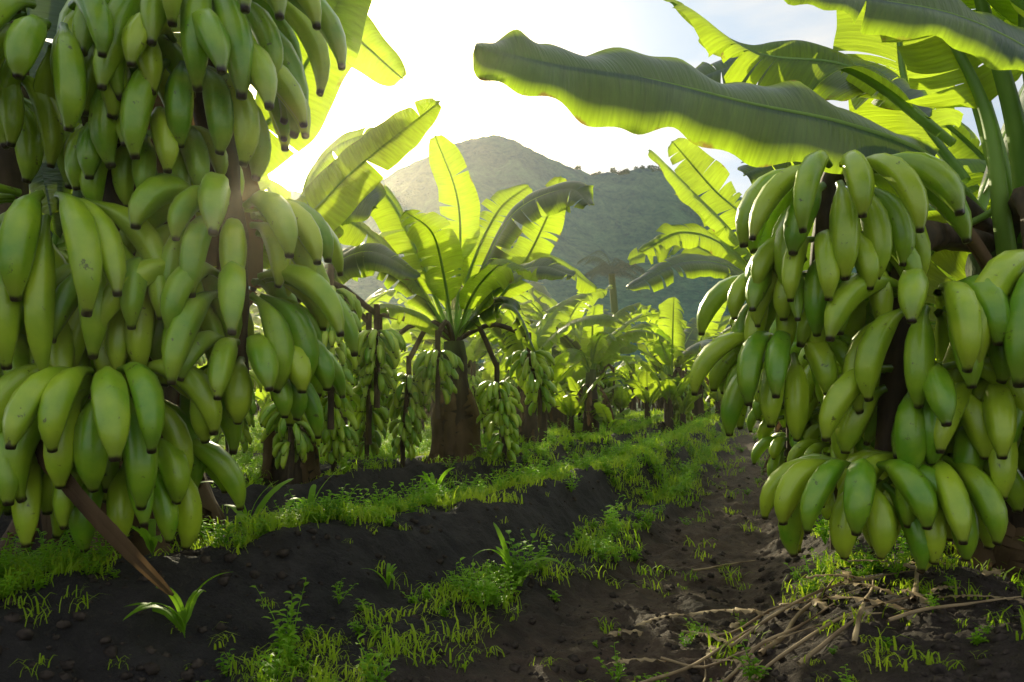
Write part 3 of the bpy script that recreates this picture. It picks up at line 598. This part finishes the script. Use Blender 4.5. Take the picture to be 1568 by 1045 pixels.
# ---------------------------------------------------------------- light mist in the air (real scattering volume)
x0,x1,y0,y1,z0,z1=-22,22,-4,11,-3,9
V=[(x0,y0,z0),(x1,y0,z0),(x1,y1,z0),(x0,y1,z0),(x0,y0,z1),(x1,y0,z1),(x1,y1,z1),(x0,y1,z1)]
me=bpy.data.meshes.new('morning_mist'); me.from_pydata(V,[],[(3,2,1,0),(4,5,6,7),(0,1,5,4),(1,2,6,5),(2,3,7,6),(3,0,4,7)])
m,nt,out=newmat('mist_air'); vs=N(nt,'ShaderNodeVolumeScatter'); vs.inputs['Color'].default_value=(1,.92,.70,1); vs.inputs['Density'].default_value=.0042; vs.inputs['Anisotropy'].default_value=.85
nt.links.new(vs.outputs[0],out.inputs['Volume']); me.materials.append(m); obj('morning_mist',me)

# ---------------------------------------------------------------- light and sky
S=Vector((-.237,1,.3156)).normalized(); el=math.asin(S.z); rot=math.atan2(S.x,S.y)
w=bpy.data.worlds.new('World'); scene.world=w; w.use_nodes=True; nt=w.node_tree; nt.nodes.clear(); L=nt.links
out=nt.nodes.new('ShaderNodeOutputWorld'); bg=nt.nodes.new('ShaderNodeBackground'); L.new(bg.outputs[0],out.inputs[0]); bg.inputs[1].default_value=.13
sk=nt.nodes.new('ShaderNodeTexSky'); sk.sky_type='NISHITA'; sk.sun_disc=False; sk.sun_elevation=el; sk.sun_rotation=rot; sk.dust_density=2.; sk.air_density=1.
tc=nt.nodes.new('ShaderNodeTexCoord'); dt=N(nt,'ShaderNodeVectorMath',operation='DOT_PRODUCT'); dt.inputs[1].default_value=S; L.new(tc.outputs['Generated'],dt.inputs[0])
mxm=N(nt,'ShaderNodeMath',operation='MAXIMUM'); L.new(dt.outputs['Value'],mxm.inputs[0]); mxm.inputs[1].default_value=0
def scalec(c,fac):
    v=N(nt,'ShaderNodeVectorMath',operation='SCALE'); 
    if isinstance(c,tuple): v.inputs[0].default_value=c
    else: L.new(c,v.inputs[0])
    if isinstance(fac,float): v.inputs['Scale'].default_value=fac
    else: L.new(fac,v.inputs['Scale'])
    return v.outputs[0]
def powf(p):
    q=N(nt,'ShaderNodeMath',operation='POWER'); L.new(mxm.outputs[0],q.inputs[0]); q.inputs[1].default_value=p; return q.outputs[0]
def vadd(a,b):
    v=N(nt,'ShaderNodeVectorMath',operation='ADD'); L.new(a,v.inputs[0]); L.new(b,v.inputs[1]); return v.outputs[0]
mp=N(nt,'ShaderNodeMapping'); mp.inputs['Scale'].default_value=(2,2,8); L.new(tc.outputs['Generated'],mp.inputs[0])
cn=N(nt,'ShaderNodeTexNoise',i_Scale=1.8,i_Detail=7.); L.new(mp.outputs[0],cn.inputs[0])
cl=ramp(nt,cn.outputs[0],[(.40,(.66,.82,.98)),(.60,(1.08,1.06,1.0))])
hf=N(nt,'ShaderNodeMapRange'); L.new(dt.outputs['Value'],hf.inputs[0]); hf.inputs[1].default_value=-1; hf.inputs[2].default_value=1; 
q=N(nt,'ShaderNodeMath',operation='POWER'); L.new(hf.outputs[0],q.inputs[0]); q.inputs[1].default_value=4
q2=N(nt,'ShaderNodeMath',operation='MULTIPLY_ADD'); L.new(q.outputs[0],q2.inputs[0]); q2.inputs[1].default_value=1.6; q2.inputs[2].default_value=4.6
tot=vadd(vadd(scalec(sk.outputs[0],.22),scalec(cl,q2.outputs[0])),vadd(scalec((150,125,65),powf(700)),scalec((75,60,28),powf(60))))
L.new(tot,bg.inputs[0])
sl=bpy.data.lights.new('sun','SUN'); sl.energy=5; sl.angle=math.radians(.5); sl.color=(1,.9,.60)
so=bpy.data.objects.new('sun',sl); COL.objects.link(so); so.rotation_euler=S.to_track_quat('Z','Y').to_euler(); so.location=(-5,20,12)

cam=bpy.data.cameras.new('camera'); co=bpy.data.objects.new('camera',cam); COL.objects.link(co)
cam.lens=28; cam.sensor_width=36; cam.shift_y=.05; cam.clip_start=.05; cam.clip_end=6000
co.location=(0,0,.65); co.rotation_euler=(math.radians(90),0,0); scene.camera=co
cam.dof.use_dof=True; cam.dof.focus_distance=2.8; cam.dof.aperture_fstop=8
